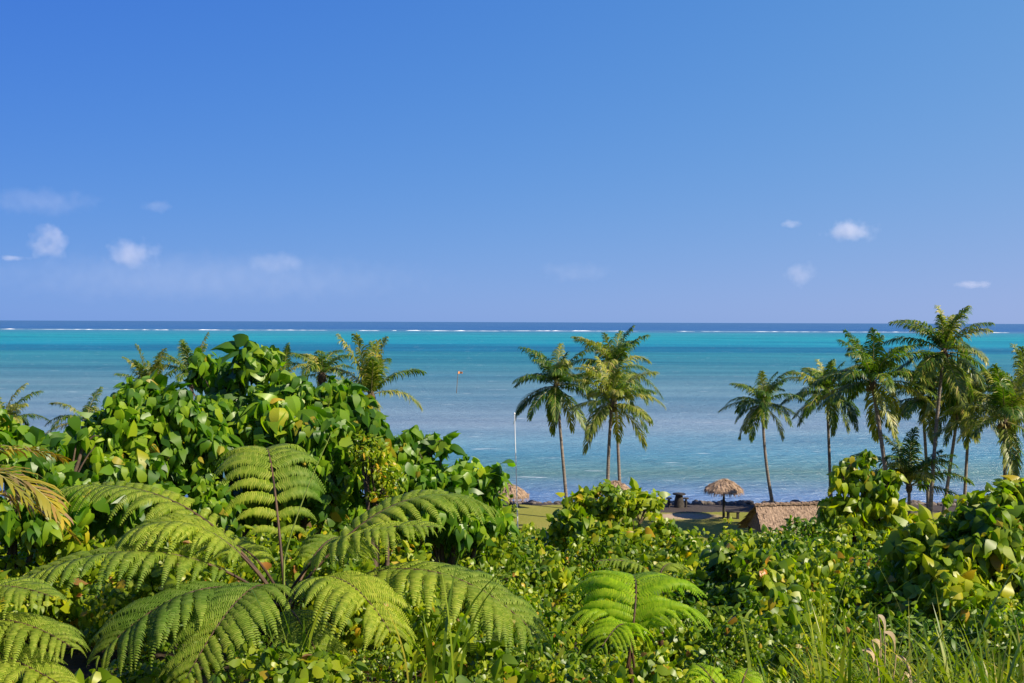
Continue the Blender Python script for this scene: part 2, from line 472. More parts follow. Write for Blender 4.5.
def make_clouds():
    import bmesh
    bm = bmesh.new(); bmesh.ops.create_icosphere(bm, subdivisions=3, radius=1)
    V0 = np.array([v.co[:] for v in bm.verts]); F0 = np.array([[v.index for v in f.verts] for f in bm.faces]); bm.free()
    m, nt, out = new_mat('cloud_vapour')
    tc = nt.nodes.new('ShaderNodeTexCoord').outputs['Object']
    oi = nt.nodes.new('ShaderNodeObjectInfo')
    off = nt.nodes.new('ShaderNodeVectorMath'); off.operation = 'SCALE'
    nt.links.new(pos_of(nt), off.inputs[0]); off.inputs['Scale'].default_value = 1 / 75
    ln = nt.nodes.new('ShaderNodeVectorMath'); ln.operation = 'LENGTH'
    nt.links.new(tc, ln.inputs[0])
    nz = noise(nt, 1.0, 6, .58, off.outputs[0])
    v = math_n(nt, 'SUBTRACT', math_n(nt, 'MULTIPLY', nz, 5.0), math_n(nt, 'MULTIPLY', math_n(nt, 'POWER', ln.outputs['Value'], 1.6), 2.4))
    v = math_n(nt, 'MULTIPLY', math_n(nt, 'SUBTRACT', v, 1.25), .8, True)
    den = math_n(nt, 'MULTIPLY', v, math_n(nt, 'MULTIPLY', oi.outputs['Alpha'], .026))
    p = nt.nodes.new('ShaderNodeVolumePrincipled')
    p.inputs['Color'].default_value = (.97, .95, .97, 1)
    p.inputs['Anisotropy'].default_value = 0.0
    nt.links.new(den, p.inputs['Density'])
    nt.links.new(p.outputs[0], out.inputs['Volume'])
    D = 5000.0
    for px, py, w, h, a, label in (
            (50, 243, 54, 56, .24, 'tall puffy white cloud low over the sea, leftmost of the bright ones'),
            (133, 254, 84, 46, .12, 'wide soft cloud right of the tall puffy one'),
            (40, 202, 170, 40, .02, 'long thin mauve cloud streak above the tall puffy cloud'),
            (158, 206, 50, 20, .06, 'faint small mauve cloud at the end of the long streak'),
            (12, 258, 50, 10, .25, 'flat sliver of cloud cut by the left edge'),
            (200, 278, 700, 74, .005, 'broad hazy lilac cloud bank lying along the horizon at the left'),
            (275, 264, 90, 34, .05, 'faint pale cloud above the tallest broad leaved tree'),
            (575, 272, 110, 30, .02, 'barely visible cloud veil above the close palm pair'),
            (850, 231, 74, 36, .22, 'brightest small cloud in the right hand sky'),
            (790, 224, 32, 12, .2, 'tiny faint cloud left of the brightest right hand one'),
            (801, 274, 48, 36, .12, 'small soft cloud above the bushy palm'),
            (972, 284, 50, 12, .2, 'flat little cloud over the tallest palm')):
        c = at(px, py, D)
        me = bpy.data.meshes.new('cloud')
        me.from_pydata(V0.tolist(), [], F0.tolist()); me.materials.append(m)
        o = bpy.data.objects.new('cloud', me); col.objects.link(o)
        o.location = [float(q) for q in c]
        o.scale = (w / 2 / FPX * D, w / 2 / FPX * D * .7, h / 2 / FPX * D)
        o.color = (1, 1, 1, a)
        tag(o, label, 'cloud', 'small clouds over the horizon')
make_clouds()

# ------------------------------------------------------------------ leaves
def split_leaf(mid, side):
    """leaf from midrib points and one side's points; each half keeps its own midrib so the crease stays sharp"""
    V, F4, F3 = [], [], []
    n = len(mid)
    for sg in (-1, 1):
        o = len(V)
        V += [(0, y, z) for y, z in mid] + [(sg * w, y, z - .22 * w) for y, w, z in side]
        e = o + n
        for k in range(n - 2):
            q = [o + k, o + k + 1, e + k + 1, e + k]
            F4.append(q if sg < 0 else q[::-1])
        t = [o + n - 2, o + n - 1, e + n - 2]
        F3.append(t if sg < 0 else t[::-1])
    return np.array(V, float), [np.array(F4), np.array(F3)]
def tpl_heart():
    return split_leaf([(0, 0), (.14, .01), (.4, -.02), (.66, -.09), (.86, -.18), (1.06, -.3)],
                      [(-.12, .28, -.02), (.1, .47, 0), (.36, .48, -.02), (.62, .32, -.09), (.83, .14, -.19)])
def tpl_oval():
    return split_leaf([(0, 0), (.35, .02), (.7, -.04), (1, -.16)], [(.08, .1, 0), (.35, .24, 0), (.7, .19, -.05)])
def tpl_round():
    return split_leaf([(0, 0), (.34, 0), (.7, -.08), (1.02, -.26)], [(-.05, .26, -.02), (.3, .48, -.02), (.68, .32, -.1)])

HEART, OVAL, ROUND = tpl_heart(), tpl_oval(), tpl_round()

def place_leaves(mb, tpl, P, D, N, size, mi=0, bend=0.25, r=rng):
    """P base points, D blade directions, N blade normals, size lengths"""
    V, Fs = tpl
    D = norm(D)
    X = norm(np.cross(D, N))
    Z = np.cross(X, D)
    n, k = len(P), len(V)
    curl = r.normal(2.1, 1.2, n)[:, None]
    fold = r.normal(1.5, 1.3, n)[:, None]
    wid = r.uniform(.62, .95, n)[:, None]
    vx = V[None, :, 0] * wid
    vy = np.broadcast_to(V[None, :, 1], (n, k))
    vz = V[None, :, 2] * curl - np.abs(V[None, :, 0]) * .34 * fold + .1 * np.sin(V[None, :, 1] * 7 + curl * 9) * np.abs(V[None, :, 0])
    W = P[:, None] + size[:, None, None] * (vx[..., None] * X[:, None] + vy[..., None] * D[:, None] + vz[..., None] * Z[:, None])
    off = (np.arange(n) * k)[:, None, None]
    mb.addm(W, [(F[None] + off).reshape(-1, F.shape[1]) for F in Fs], mi, r.random(n))

def lump_leaves(mb, C, R, n_shoots, per, size, tpl, droop=.6, low=-.35, inner=.25, mi=0, r=rng, cull=True, jit=.35, minz=None, szvar=.12):
    C = np.asarray(C, float); R = np.asarray(R, float)
    if R.ndim == 1: R = np.stack([R, R, R], -1)
    a = (R[:, 0] * R[:, 2] + R[:, 0] * R[:, 1] + R[:, 1] * R[:, 2])
    idx = r.choice(len(C), n_shoots, p=a / a.sum())
    u = norm(r.normal(size=(n_shoots, 3)))
    flip = u[:, 2] < low
    u[flip, 2] *= -1
    rr = np.where(r.random(n_shoots) < inner, r.uniform(.45, .85, n_shoots), np.where(r.random(n_shoots) < .2, r.uniform(1.02, 1.22, n_shoots), r.uniform(.82, 1.05, n_shoots)))
    p = C[idx] + R[idx] * u * rr[:, None]
    nn = norm(u / R[idx])
    if cull:
        keep = np.ones(n_shoots, bool)
        for c, q in zip(C, R):
            dd = (((p - c) / q) ** 2).sum(-1)
            keep &= ~((dd < .42) & (r.random(n_shoots) < .8))
        p, nn = p[keep], nn[keep]
    szf = np.clip(r.lognormal(0, szvar, len(C)), .6, 1.55)[idx]
    if cull: szf = szf[keep]
    m = len(p)
    ref = np.tile(np.array((.3, .2, .93)), (m, 1))
    t1 = norm(np.cross(nn, ref)); t2 = np.cross(nn, t1)
    ph0 = r.uniform(0, 6.28, m)
    up = np.array((0, 0, 1.0))
    for q in range(per):
        ph = ph0 + q * 2.4 + r.normal(0, .3, m)
        rd = np.cos(ph)[:, None] * t1 + np.sin(ph)[:, None] * t2
        s = size * szf * np.clip(r.lognormal(0, .22, m), .5, 1.5)
        b = p + s[:, None] * (rd * r.uniform(.1, .75, m)[:, None] + nn * r.uniform(-.5, .45, m)[:, None])
        D = rd * .75 + nn * .35 - up * (droop * r.uniform(.3, 1.6, m))[:, None] + r.normal(0, jit, (m, 3))
        N = nn * .75 + up * .6 + rd * .45 + r.normal(0, jit, (m, 3))
        if minz is not None:
            b[:, 2] = np.maximum(b[:, 2], minz(b[:, 0], b[:, 1]) + .05)
        place_leaves(mb, tpl, b, D, N, s, mi, r=r)

def clumps(C, R, k, r, lo=.26, hi=.46):
    """break smooth lumps up into separate leafy clumps sitting on their shells"""
    c2, r2 = [], []
    a = np.array([q[0] * q[2] for q in R]); a = a / a.mean()
    for c, q, w in zip(C, R, a):
        for _ in range(max(3, int(round(k * w ** .6)))):
            u = norm(r.normal(size=3))
            if u[2] < -.5: u[2] *= -1
            f = r.uniform(lo, hi)
            c2.append(c + q * u * r.uniform(.66, .98))
            m = q.mean() * f
            r2.append((m * 1.1, m * 1.1, m * r.uniform(.7, 1.1)))
    return np.array(c2), np.array(r2)

def px_lumps(lumps):
    C, R = [], []
    for px, py, rx, ry, d in lumps:
        C.append(at(px, py, d))
        R.append((rx / FPX * d, rx / FPX * d * .8, ry / FPX * d))
    return np.array(C), np.array(R)

def leafy(name, label, cat, lumps, base, size, n_shoots, per, tpl, mat, group=None, seed=1, world_lumps=None, stems=3, clump=0, fill=.2, **kw):
    r = np.random.default_rng(seed)
    C, R = world_lumps if world_lumps is not None else px_lumps(lumps)
    bx, by = base
    root = empty(name, (bx, by, float(zt(bx, by))))
    tag(root, label, cat, group)
    o = np.array(root.location)
    mb = MB()
    for k, (c, q) in enumerate(zip(C, R)):
        st = o + np.array((r.normal(0, .12), r.normal(0, .12), -.1))
        mid = (st + c) / 2 + np.array((r.normal(0, .15), r.normal(0, .15), .2 * (c[2] - st[2]) * .5))
        th = .025 + .012 * np.linalg.norm(c - st)
        P = bez(st, mid, c, 8)
        tube(mb, P, np.linspace(th, th * .35, 8), 6)
        for _ in range(stems):
            e = c + q * norm(r.normal(size=3)) * .85
            tube(mb, bez(P[5], (P[5] + e) / 2 + (0, 0, .15), e, 5), np.linspace(th * .35, .006, 5), 5)
    mb.build('stem', M['twig'], root)
    mb = MB()
    if clump:
        C2, R2 = clumps(C, R, clump, r)
        for c, q in zip(C2, R2):
            if r.random() < .5:
                k = int(np.argmin(((C - c) ** 2).sum(-1)))
                tube(mb, bez(C[k] - (0, 0, .1), (C[k] + c) / 2 + (0, 0, .08), c, 4), [.022, .018, .013, .006], 5, 1)
        lump_leaves(mb, C2, R2, int(n_shoots * (1 - fill)), per, size, tpl, r=r, szvar=.2, **kw)
        kw2 = dict(kw); kw2['inner'] = .9
        lump_leaves(mb, C, R * .8, int(n_shoots * fill), per, size, tpl, r=r, **kw2)
    else:
        lump_leaves(mb, C, R, n_shoots, per, size, tpl, r=r, **kw)
    mb.build('crown', [mat, M['twig']], root)
    return root

# -------- the thicket that covers the slope: nobody could count its plants
def make_undergrowth():
    r = np.random.default_rng(21)
    def zone(n, d0, d1, rmin, rmax, hmin, hmax, xw=.6):
        y = np.sqrt(r.uniform(d0 ** 2, d1 ** 2, n))
        x = r.uniform(-xw, xw, n) * (y + 1.5)
        R = r.uniform(rmin, rmax, n)
        H = r.uniform(hmin, hmax, n)
        z = zt(x, y)
        C = np.stack([x, y, z + H * .35], -1)
        px = 512 + FPX * x / y
        top = 321 + FPX * (CAM_Z - z - H) / y
        lim = np.where(y < 12.5, np.where(px < 560, 645, np.where(px < 720, 655, np.where(y < 9.6, 668, 605))), np.where(px > 515, 527, 400))
        k = (top > lim) & ~((y < 12.5) & (px < 560) & (r.random(n) < .45))
        return C[k], np.stack([R, R, H * .65], -1)[k]
    def bias(C, R, f):
        m = f(C)
        return C[m], R[m]
    mb = MB()
    # near, middle, far belts
    specs = [(300, 7.2, 12, .16, .42, .2, 1.1, 6200, 4, .062, ROUND),
             (210, 11.5, 17, .25, .6, .8, 1.9, 8200, 4, .09, ROUND),
             (270, 16.5, 26, .32, .75, 1.0, 2.7, 9800, 4, .115, HEART),
             (290, 25, 37, .4, .95, 1.2, 2.9, 8000, 4, .15, ROUND),
             (260, 36, 49, .5, 1.1, 1.0, 2.5, 4600, 4, .21, ROUND),
             (520, 7.2, 26, .3, .6, .1, .5, 2600, 4, .1, ROUND)]
    for n, d0, d1, rmin, rmax, hmin, hmax, ns, per, size, tpl in specs:
        C, R = zone(n, d0, d1, rmin, rmax, hmin, hmax)
        lump_leaves(mb, C, R, ns, per, size, tpl, droop=.7, low=-.1, inner=.12, r=r, cull=False, jit=.4, minz=zt, szvar=.4)
    tag(mb.build('undergrowth', M['vine']), label='tangled leafy vines covering the whole slope above the lawn', kind='stuff')
    mb = MB()
    for n, d0, d1, ns, size in ((60, 9, 18, 2600, .09), (70, 18, 34, 3000, .13), (50, 34, 49, 1800, .16)):
        C, R = zone(n, d0, d1, .4, .9, .8, 1.6)
        lump_leaves(mb, C, R, ns, 4, size, OVAL, droop=.2, low=0, inner=.2, r=r, cull=False, jit=.5, minz=zt)
    tag(mb.build('brushwood', M['smallleaf']), label='small leaved scrub filling gaps between the vines', kind='stuff')
make_undergrowth()

# -------- broad-leaved trees at the left
def tree_base(px, d):
    return float((px - 512) / FPX * d), float(d)

leafy('broadleaf_tree', 'tallest broad leaved tree, drooping glossy leaves, rising above the fern', 'tree',
      [(256, 372, 28, 24, 18), (225, 395, 32, 26, 18.2), (285, 400, 32, 22, 17.8), (203, 378, 24, 18, 18.6), (325, 400, 38, 20, 18), (356, 425, 26, 30, 18), (265, 440, 60, 36, 17.6), (320, 450, 52, 40, 17.6), (215, 440, 40, 40, 17.8), (300, 500, 70, 45, 18), (370, 470, 30, 40, 18.2)],
      tree_base(280, 18.2), .19, 1550, 5, HEART, M['bigleaf'], seed=3, droop=1.25, clump=9)
leafy('broadleaf_tree', 'broad leaved tree with sunlit top and dark shaded lower leaves by the water gap', 'tree',
      [(128, 412, 40, 26, 16.5), (165, 408, 34, 22, 16.6), (150, 440, 52, 34, 16.3), (105, 452, 40, 34, 16.2), (195, 450, 36, 40, 16.6), (130, 490, 70, 45, 16.4), (190, 500, 50, 50, 16.6), (90, 510, 50, 50, 16.2)],
      tree_base(140, 16.6), .18, 1250, 5, HEART, M['bigleaf'], seed=4, droop=1.25, clump=9)
leafy('broadleaf_tree', 'low broad leaved tree stepping down towards the white flagpole', 'tree',
      [(402, 452, 24, 20, 19), (430, 450, 18, 18, 19), (455, 478, 24, 18, 19.2), (487, 484, 20, 18, 19.4), (420, 495, 44, 34, 18.8), (385, 470, 26, 30, 18.8), (466, 514, 34, 28, 19.2), (430, 530, 56, 34, 19)],
      tree_base(440, 19.2), .195, 850, 5, HEART, M['bigleaf'], seed=6, droop=1.25, clump=9)
leafy('broadleaf_tree', 'broad leaved tree cut by the left edge, behind the yellow palm frond', 'tree',
      [(18, 448, 36, 26, 14.5), (52, 458, 24, 20, 14.7), (20, 490, 50, 40, 14.4), (-30, 450, 40, 40, 14.5), (55, 510, 40, 40, 14.6), (85, 440, 18, 14, 15.4)],
      tree_base(15, 14.7), .2, 420, 5, HEART, M['bigleaf'], seed=7, droop=1.1, clump=8)
leafy('shrub', 'small leaved shrub under the thatched parasol beside the flagpole foot', 'shrub',
      [(486, 540, 26, 28, 21), (470, 560, 40, 30, 20.6), (508, 562, 26, 22, 21.2), (492, 510, 12, 18, 21)],
      tree_base(492, 21.2), .13, 420, 6, OVAL, M['smallleaf'], seed=8, droop=.3, clump=8)
leafy('vine_mound', 'patch of small yellow green vine leaves clinging to the right side of the tallest tree', 'shrub',
      [(372, 470, 22, 26, 17), (385, 490, 20, 18, 17), (360, 450, 14, 14, 17.1)],
      tree_base(376, 17.1), .09, 300, 5, OVAL, M['yellowvine'], seed=16, droop=.5, clump=6)
# -------- right and middle shrubs
leafy('vine_mound', 'rounded vine mound of small bright leaves in front of the twin palms', 'shrub',
      [(610, 508, 36, 22, 27), (585, 525, 30, 26, 27), (640, 520, 34, 24, 27), (612, 545, 50, 28, 26.6), (655, 545, 34, 22, 26.8), (572, 505, 12, 12, 27)],
      tree_base(612, 27.2), .17, 760, 5, ROUND, M['yellowvine'], seed=9, droop=.7, clump=9, fill=.12)
leafy('vine_tower', 'tall lime green vine draped tree, see through, left of the little palm', 'shrub',
      [(843, 475, 14, 18, 27), (868, 468, 18, 14, 27.2), (885, 485, 16, 22, 27), (850, 500, 18, 20, 27), (880, 508, 20, 18, 27), (900, 518, 16, 12, 27.2), (862, 490, 16, 18, 27), (855, 535, 26, 20, 26.8), (895, 540, 26, 18, 26.8), (838, 515, 10, 24, 27)],
      tree_base(868, 27.3), .21, 330, 5, HEART, M['yellowvine'], seed=10, droop=1.4, inner=.4, clump=5, fill=.1)
leafy('shrub', 'large leaved shrub at the right edge under the leaning palms', 'shrub',
      [(985, 520, 36, 26, 14.5), (1012, 512, 30, 28, 14.6), (950, 536, 36, 24, 14.8), (1000, 555, 50, 36, 14.2), (950, 575, 44, 34, 14.4), (1030, 545, 40, 40, 14.6), (915, 560, 34, 26, 15), (960, 625, 60, 45, 13.8), (1020, 620, 50, 50, 13.6), (900, 610, 40, 36, 14.4)],
      tree_base(985, 14.8), .15, 1150, 5, HEART, M['yellowvine'], seed=12, droop=.9, clump=9)
leafy('shrub', 'green feathery bush in front of the thatched hut roof', 'shrub',
      [(805, 535, 22, 14, 40), (830, 540, 26, 14, 40), (785, 545, 24, 12, 39)],
      tree_base(808, 40.5), .2, 330, 5, OVAL, M['smallleaf'], seed=13, droop=.1)
leafy('vine_mound', 'vine mound with orange tinged leaves between lime fern and tall grass', 'shrub',
      [(770, 585, 40, 28, 15), (735, 575, 36, 24, 15.4), (805, 590, 30, 26, 15), (770, 625, 60, 40, 14.4), (720, 620, 40, 36, 14.8)],
      tree_base(765, 15.2), .13, 850, 5, HEART, M['vine'], seed=14, droop=.8, clump=9)

# ------------------------------------------------------------------ ferns
def fern_frond_mesh(mb, p0, pm, p2, pinna, npair=21, npin=30, start=.2, droop=.4, width=.135, r=rng, stalk=.018, tm=.5):
    n = 60
    P = bez(p0, through(p0, pm, p2, tm), p2, n)
    T = norm(np.gradient(P, axis=0))
    A = np.asarray(p2) - np.asarray(p0); A[2] = 0; A = norm(A)
    Z = np.array((0, 0, 1.0))
    Sd = norm(np.cross(A, Z))
    tube(mb, P[:-2], np.linspace(stalk, .004, n - 2), 5, 1)
    s_all = np.linspace(start, .985, npair)
    quadV = []
    for s in s_all:
        i = min(n - 1, int(s * (n - 1)))
        x = (s - start) / (1 - start)
        prof = np.interp(x, [0, .12, .35, .6, .8, .93, 1], [.55, .82, 1, .92, .66, .35, .1])
        for sg in (-1, 1):
            L = pinna * prof * r.uniform(.93, 1.07)
            N = norm(np.cross(Sd, T[i])); N = N if N[2] > 0 or abs(N[2]) < .15 else -N
            a = rad(20 + 22 * x + r.normal(0, 5))
            d0 = sg * Sd * math.cos(a) + T[i] * math.sin(a)
            u = np.linspace(0.03, 1, npin)
            dr = droop * r.uniform(.6, 1.4)
            if r.random() < .03: L *= r.uniform(.3, .7)
            Q = P[i] + L * (d0[None] * u[:, None] * (1 - .12 * u[:, None] ** 2) + N[None] * (.10 * np.sin(np.pi * u * .8))[:, None] - Z[None] * (dr * u ** 2.2)[:, None])
            qt = norm(np.gradient(Q, axis=0))
            side = norm(np.cross(qt, N[None]))
            nn = norm(np.cross(side, qt))
            nn = np.where((nn @ N)[:, None] < 0, -nn, nn)
            pl = r.uniform(.82, 1.18, npin) * L * width * np.interp(u, [0, .08, .4, .75, 1], [.6, .95, 1, .7, .12])
            du = L / npin
            for s2 in (-1, 1):
                base = Q
                dirn = norm(s2 * side + qt * .3 - nn * .55 - Z * .25)
                tip = base + dirn * pl[:, None]
                midp = base + (s2 * side * .6 + qt * .16 + nn * .02) * pl[:, None]
                e = qt * (du * .4)
                quadV.append(np.stack([base - e, base + e, midp + e * .95, tip + e * .35, tip - e * .25, midp - e * .95], 1))
    W = np.concatenate(quadV)
    m = len(W)
    o = (np.arange(m) * 6)[:, None]
    F = np.concatenate([o + np.array([[0, 1, 2, 5]]), o + np.array([[5, 2, 3, 4]])])
    mb.add(W.reshape(-1, 3), F, 0)

def fern(name, label, base, crown, fronds, trunk_r, mat, pinna=.62, seed=1, group=None, **kw):
    """base, crown world points; fronds: list of (mid px,py,d, tip px,py,d, options)"""
    r = np.random.default_rng(seed)
    root = empty(name, base)
    tag(root, label, 'fern', group)
    if trunk_r:
        nb = 26 if trunk_r > .05 else 0
        mb = MB()
        P = bez(np.array(base) - (0, 0, .2), (np.array(base) + crown) / 2 + (.04, 0, 0), crown, 12)
        tube(mb, P, trunk_r * (1 + .12 * np.sin(np.arange(12) * 2.1)), 10)
        for k in range(nb):      # old leaf bases
            h = r.uniform(.1, 1); c = P[int(h * 11)]
            a = r.uniform(0, 6.28)
            d = np.array((math.cos(a), math.sin(a), 0))
            tube(mb, bez(c + d * trunk_r * .8, c + d * trunk_r * 1.5 + (0, 0, .08), c + d * trunk_r * 1.6 + (0, 0, .22), 4), [.022, .018, .014, .006], 5)
        mb.build('trunk', M['fernbark'], root)
    for f in fronds:
        (m, t, opt) = f
        o = dict(kw); o.update(opt)
        mb = MB()
        pn = o.pop('pinna', pinna) * 1.2
        st = crown + np.array((r.normal(0, .03), r.normal(0, .03), 0))
        fern_frond_mesh(mb, st, at(*m), at(*t), pn, r=r, **o)
        mb.build('frond', [o.get('mat', mat), M['rachis']], root)
    return root

fc = at(285, 612, 10.2)
fb = np.array((fc[0] - .05, 10.2, float(zt(fc[0], 10.2))))
fern('tree_fern', 'big tree fern with arching feathery fronds spreading around a dark trunk', fb, fc, [
    ((267, 449, 11.5), (262, 478, 12.7), dict(pinna=.62, npair=17, droop=.42, start=.2, tm=.64)),
    ((170, 500, 10.6), (32, 497, 11.0), dict(pinna=.46, start=.25, npair=24)),
    ((205, 530, 10.0), (118, 540, 9.8), dict(pinna=.52, start=.3)),
    ((150, 552, 9.6), (-12, 598, 9.2), dict(pinna=.5, start=.25, npair=24)),
    ((200, 590, 9.3), (95, 660, 8.8), dict(pinna=.6, start=.25)),
    ((395, 505, 10.8), (498, 512, 11.2), dict(pinna=.55, start=.25)),
    ((340, 542, 9.9), (442, 528, 9.6), dict(pinna=.48, start=.3)),
    ((335, 578, 9.3), (395, 640, 8.7), dict(pinna=.5, start=.3)),
    ((420, 570, 9.6), (548, 648, 9.0), dict(pinna=.6, start=.32, npair=24)),
    ((250, 590, 9.2), (180, 690, 8.4), dict(pinna=.5, start=.3)),
    ((330, 540, 11.2), (360, 560, 12.4), dict(pinna=.45, start=.3)),
    ((300, 622, 9.3), (335, 692, 8.6), dict(pinna=.36, start=.3)),
    ((235, 545, 11.0), (170, 560, 12.0), dict(pinna=.45, start=.3)),
], .11, M['fern'], seed=2)

fc2 = at(-70, 640, 8.6)
fb2 = np.array((fc2[0], 8.6, float(zt(fc2[0], 8.6))))
fern('tree_fern', 'shaded tree fern poking in from the lower left corner', fb2, fc2, [
    ((-20, 590, 8.5), (60, 600, 8.2), dict(pinna=.42)),
    ((0, 620, 8.2), (75, 650, 7.9), dict(pinna=.42)),
    ((-10, 650, 8.0), (70, 690, 7.6), dict(pinna=.42)),
], .1, M['fern'], seed=5)

fc3 = at(630, 668, 8.4)
fb3 = np.array((fc3[0], 8.4, float(zt(fc3[0], 8.4))))
fern('young_tree_fern', 'bright lime young fern lifting one broad drooping frond on a dark stalk', fb3, fc3, [
    ((636, 590, 8.6), (628, 578, 9.6), dict(pinna=.62, start=.22, npair=16, droop=.36, width=.1)),
    ((655, 608, 8.5), (705, 620, 8.9), dict(pinna=.36, start=.3, npair=14, width=.1)),
    ((612, 612, 8.5), (566, 622, 8.8), dict(pinna=.36, start=.3, npair=14, width=.1)),
    ((625, 625, 8.3), (600, 650, 8.0), dict(pinna=.3, start=.3, npair=14, width=.1)),
], .018, M['fernlime'], seed=9, stalk=.012)

fc4 = at(735, 720, 7.6)
fern('young_tree_fern', 'small bright fern with two frond tips at the bottom edge', np.array((fc4[0], 7.6, float(zt(fc4[0], 7.6)))), fc4, [
    ((712, 680, 7.6), (694, 664, 7.9), dict(pinna=.2, npair=16)),
    ((742, 685, 7.7), (748, 668, 8.0), dict(pinna=.18, npair=16)),
], .02, M['fernlime'], seed=10)
fc5 = at(660, 600, 13.2)
fern('young_tree_fern', 'dull green fern half buried in vines behind the lime fern', np.array((fc5[0], 13.2, float(zt(fc5[0], 13.2)))), fc5, [
    ((640, 566, 13.2), (592, 562, 13.0), dict(pinna=.26)),
    ((665, 566, 13.4), (690, 572, 13.8), dict(pinna=.22)),
], .03, M['fern'], seed=11)

# ------------------------------------------------------------------ palms
def palm_frond_mesh(name, L, e0, e1, mats, leaf=.86, n=56, width=.034, droop=.72, seed=0, start=.14, tatter=.15, rib=.035):
    r = np.random.default_rng(seed)
    k = 24
    s = np.linspace(0, 1, k)
    ang = np.radians(e0 + (e1 - e0) * s ** 1.25)
    yaw = r.normal(0, .18) * s ** 2
    d = np.stack([np.cos(ang) * np.cos(yaw), np.cos(ang) * np.sin(yaw), np.sin(ang)], -1)
    P = np.concatenate([[np.zeros(3)], np.cumsum(d[:-1] * L / (k - 1), axis=0)])
    mb = MB()
    tube(mb, P, np.linspace(rib, .006, k), 5, 1, cap=False)
    T = norm(np.gradient(P, axis=0))
    Z = np.array((0, 0, 1.0)); Y = np.array((0, 1.0, 0))
    tw = r.normal(0, .25)
    VV, FF = [], []
    for q in np.linspace(start, .99, n):
        i = q * (k - 1); i0 = min(int(i), k - 2); f = i - i0
        p = P[i0] * (1 - f) + P[i0 + 1] * f
        t = T[i0]
        sd = norm(np.cross(t, Z)) if abs(t[2]) < .98 else Y
        N = norm(np.cross(sd, t)); N = N if N[2] > 0 else -N
        sd, N = sd * math.cos(tw * q) + N * math.sin(tw * q), N * math.cos(tw * q) - sd * math.sin(tw * q)
        pr = np.interp(q, [start, .25, .5, .8, 1], [.55, .9, 1, .7, .35])
        for sg in (-1, 1):
            if r.random() < tatter * .4: continue
            l = leaf * pr * r.uniform(.8, 1.12)
            b = rad(np.interp(q, [0, 1], [25, 62]) + r.normal(0, 7))
            d1 = norm(sg * sd * math.cos(b) + t * math.sin(b) + N * r.normal(.22, .12) - Z * .15)
            dr = droop * r.uniform(.6, 1.4)
            d2 = norm(d1 - Z * dr)
            d3 = norm(d1 * .6 - Z * dr * 1.6)
            w = norm(np.cross(d1, N)) * width * r.uniform(.75, 1.2)
            w2 = norm(np.cross(d2, N)) * width
            a0 = p; a1 = p + d1 * l * .4; a2 = a1 + d2 * l * .35; a3 = a2 + d3 * l * .3
            VV += [a0 - w * .4, a0 + w * .4, a1 + w, a1 - w, a2 + w2 * .75, a2 - w2 * .75, a3]
            o = len(VV) - 7
            FF.append(o)
    o = np.array(FF)[:, None]
    F4 = np.concatenate([o + np.array([[0, 1, 2, 3]]), o + np.array([[3, 2, 4, 5]])])
    F3 = o + np.array([[5, 4, 6]])
    mb.addm(np.array(VV), [F4, F3], 0)
    return mb.mesh(name, mats)

def frond_set(mat, seed, L=3.3, **kw):
    out = {}
    for kname, e in dict(spear=(76, 58), up=(82, 42), high=(62, -4), mid=(34, -44), low=(-2, -58), hang=(-34, -74)).items():
        out[kname] = [palm_frond_mesh('frond', L, e[0] + dv, e[1] + dv * 2, [mat, M['palmrib']], seed=seed + 10 * j + len(out), **kw) for j, dv in enumerate((-6, 0, 7))]
    return out
FS = {'green': frond_set(M['palm'], 100), 'gold': frond_set(M['palmgold'], 200), 'dry': frond_set(M['palmdry'], 300, n=30, width=.042, droop=.45)}

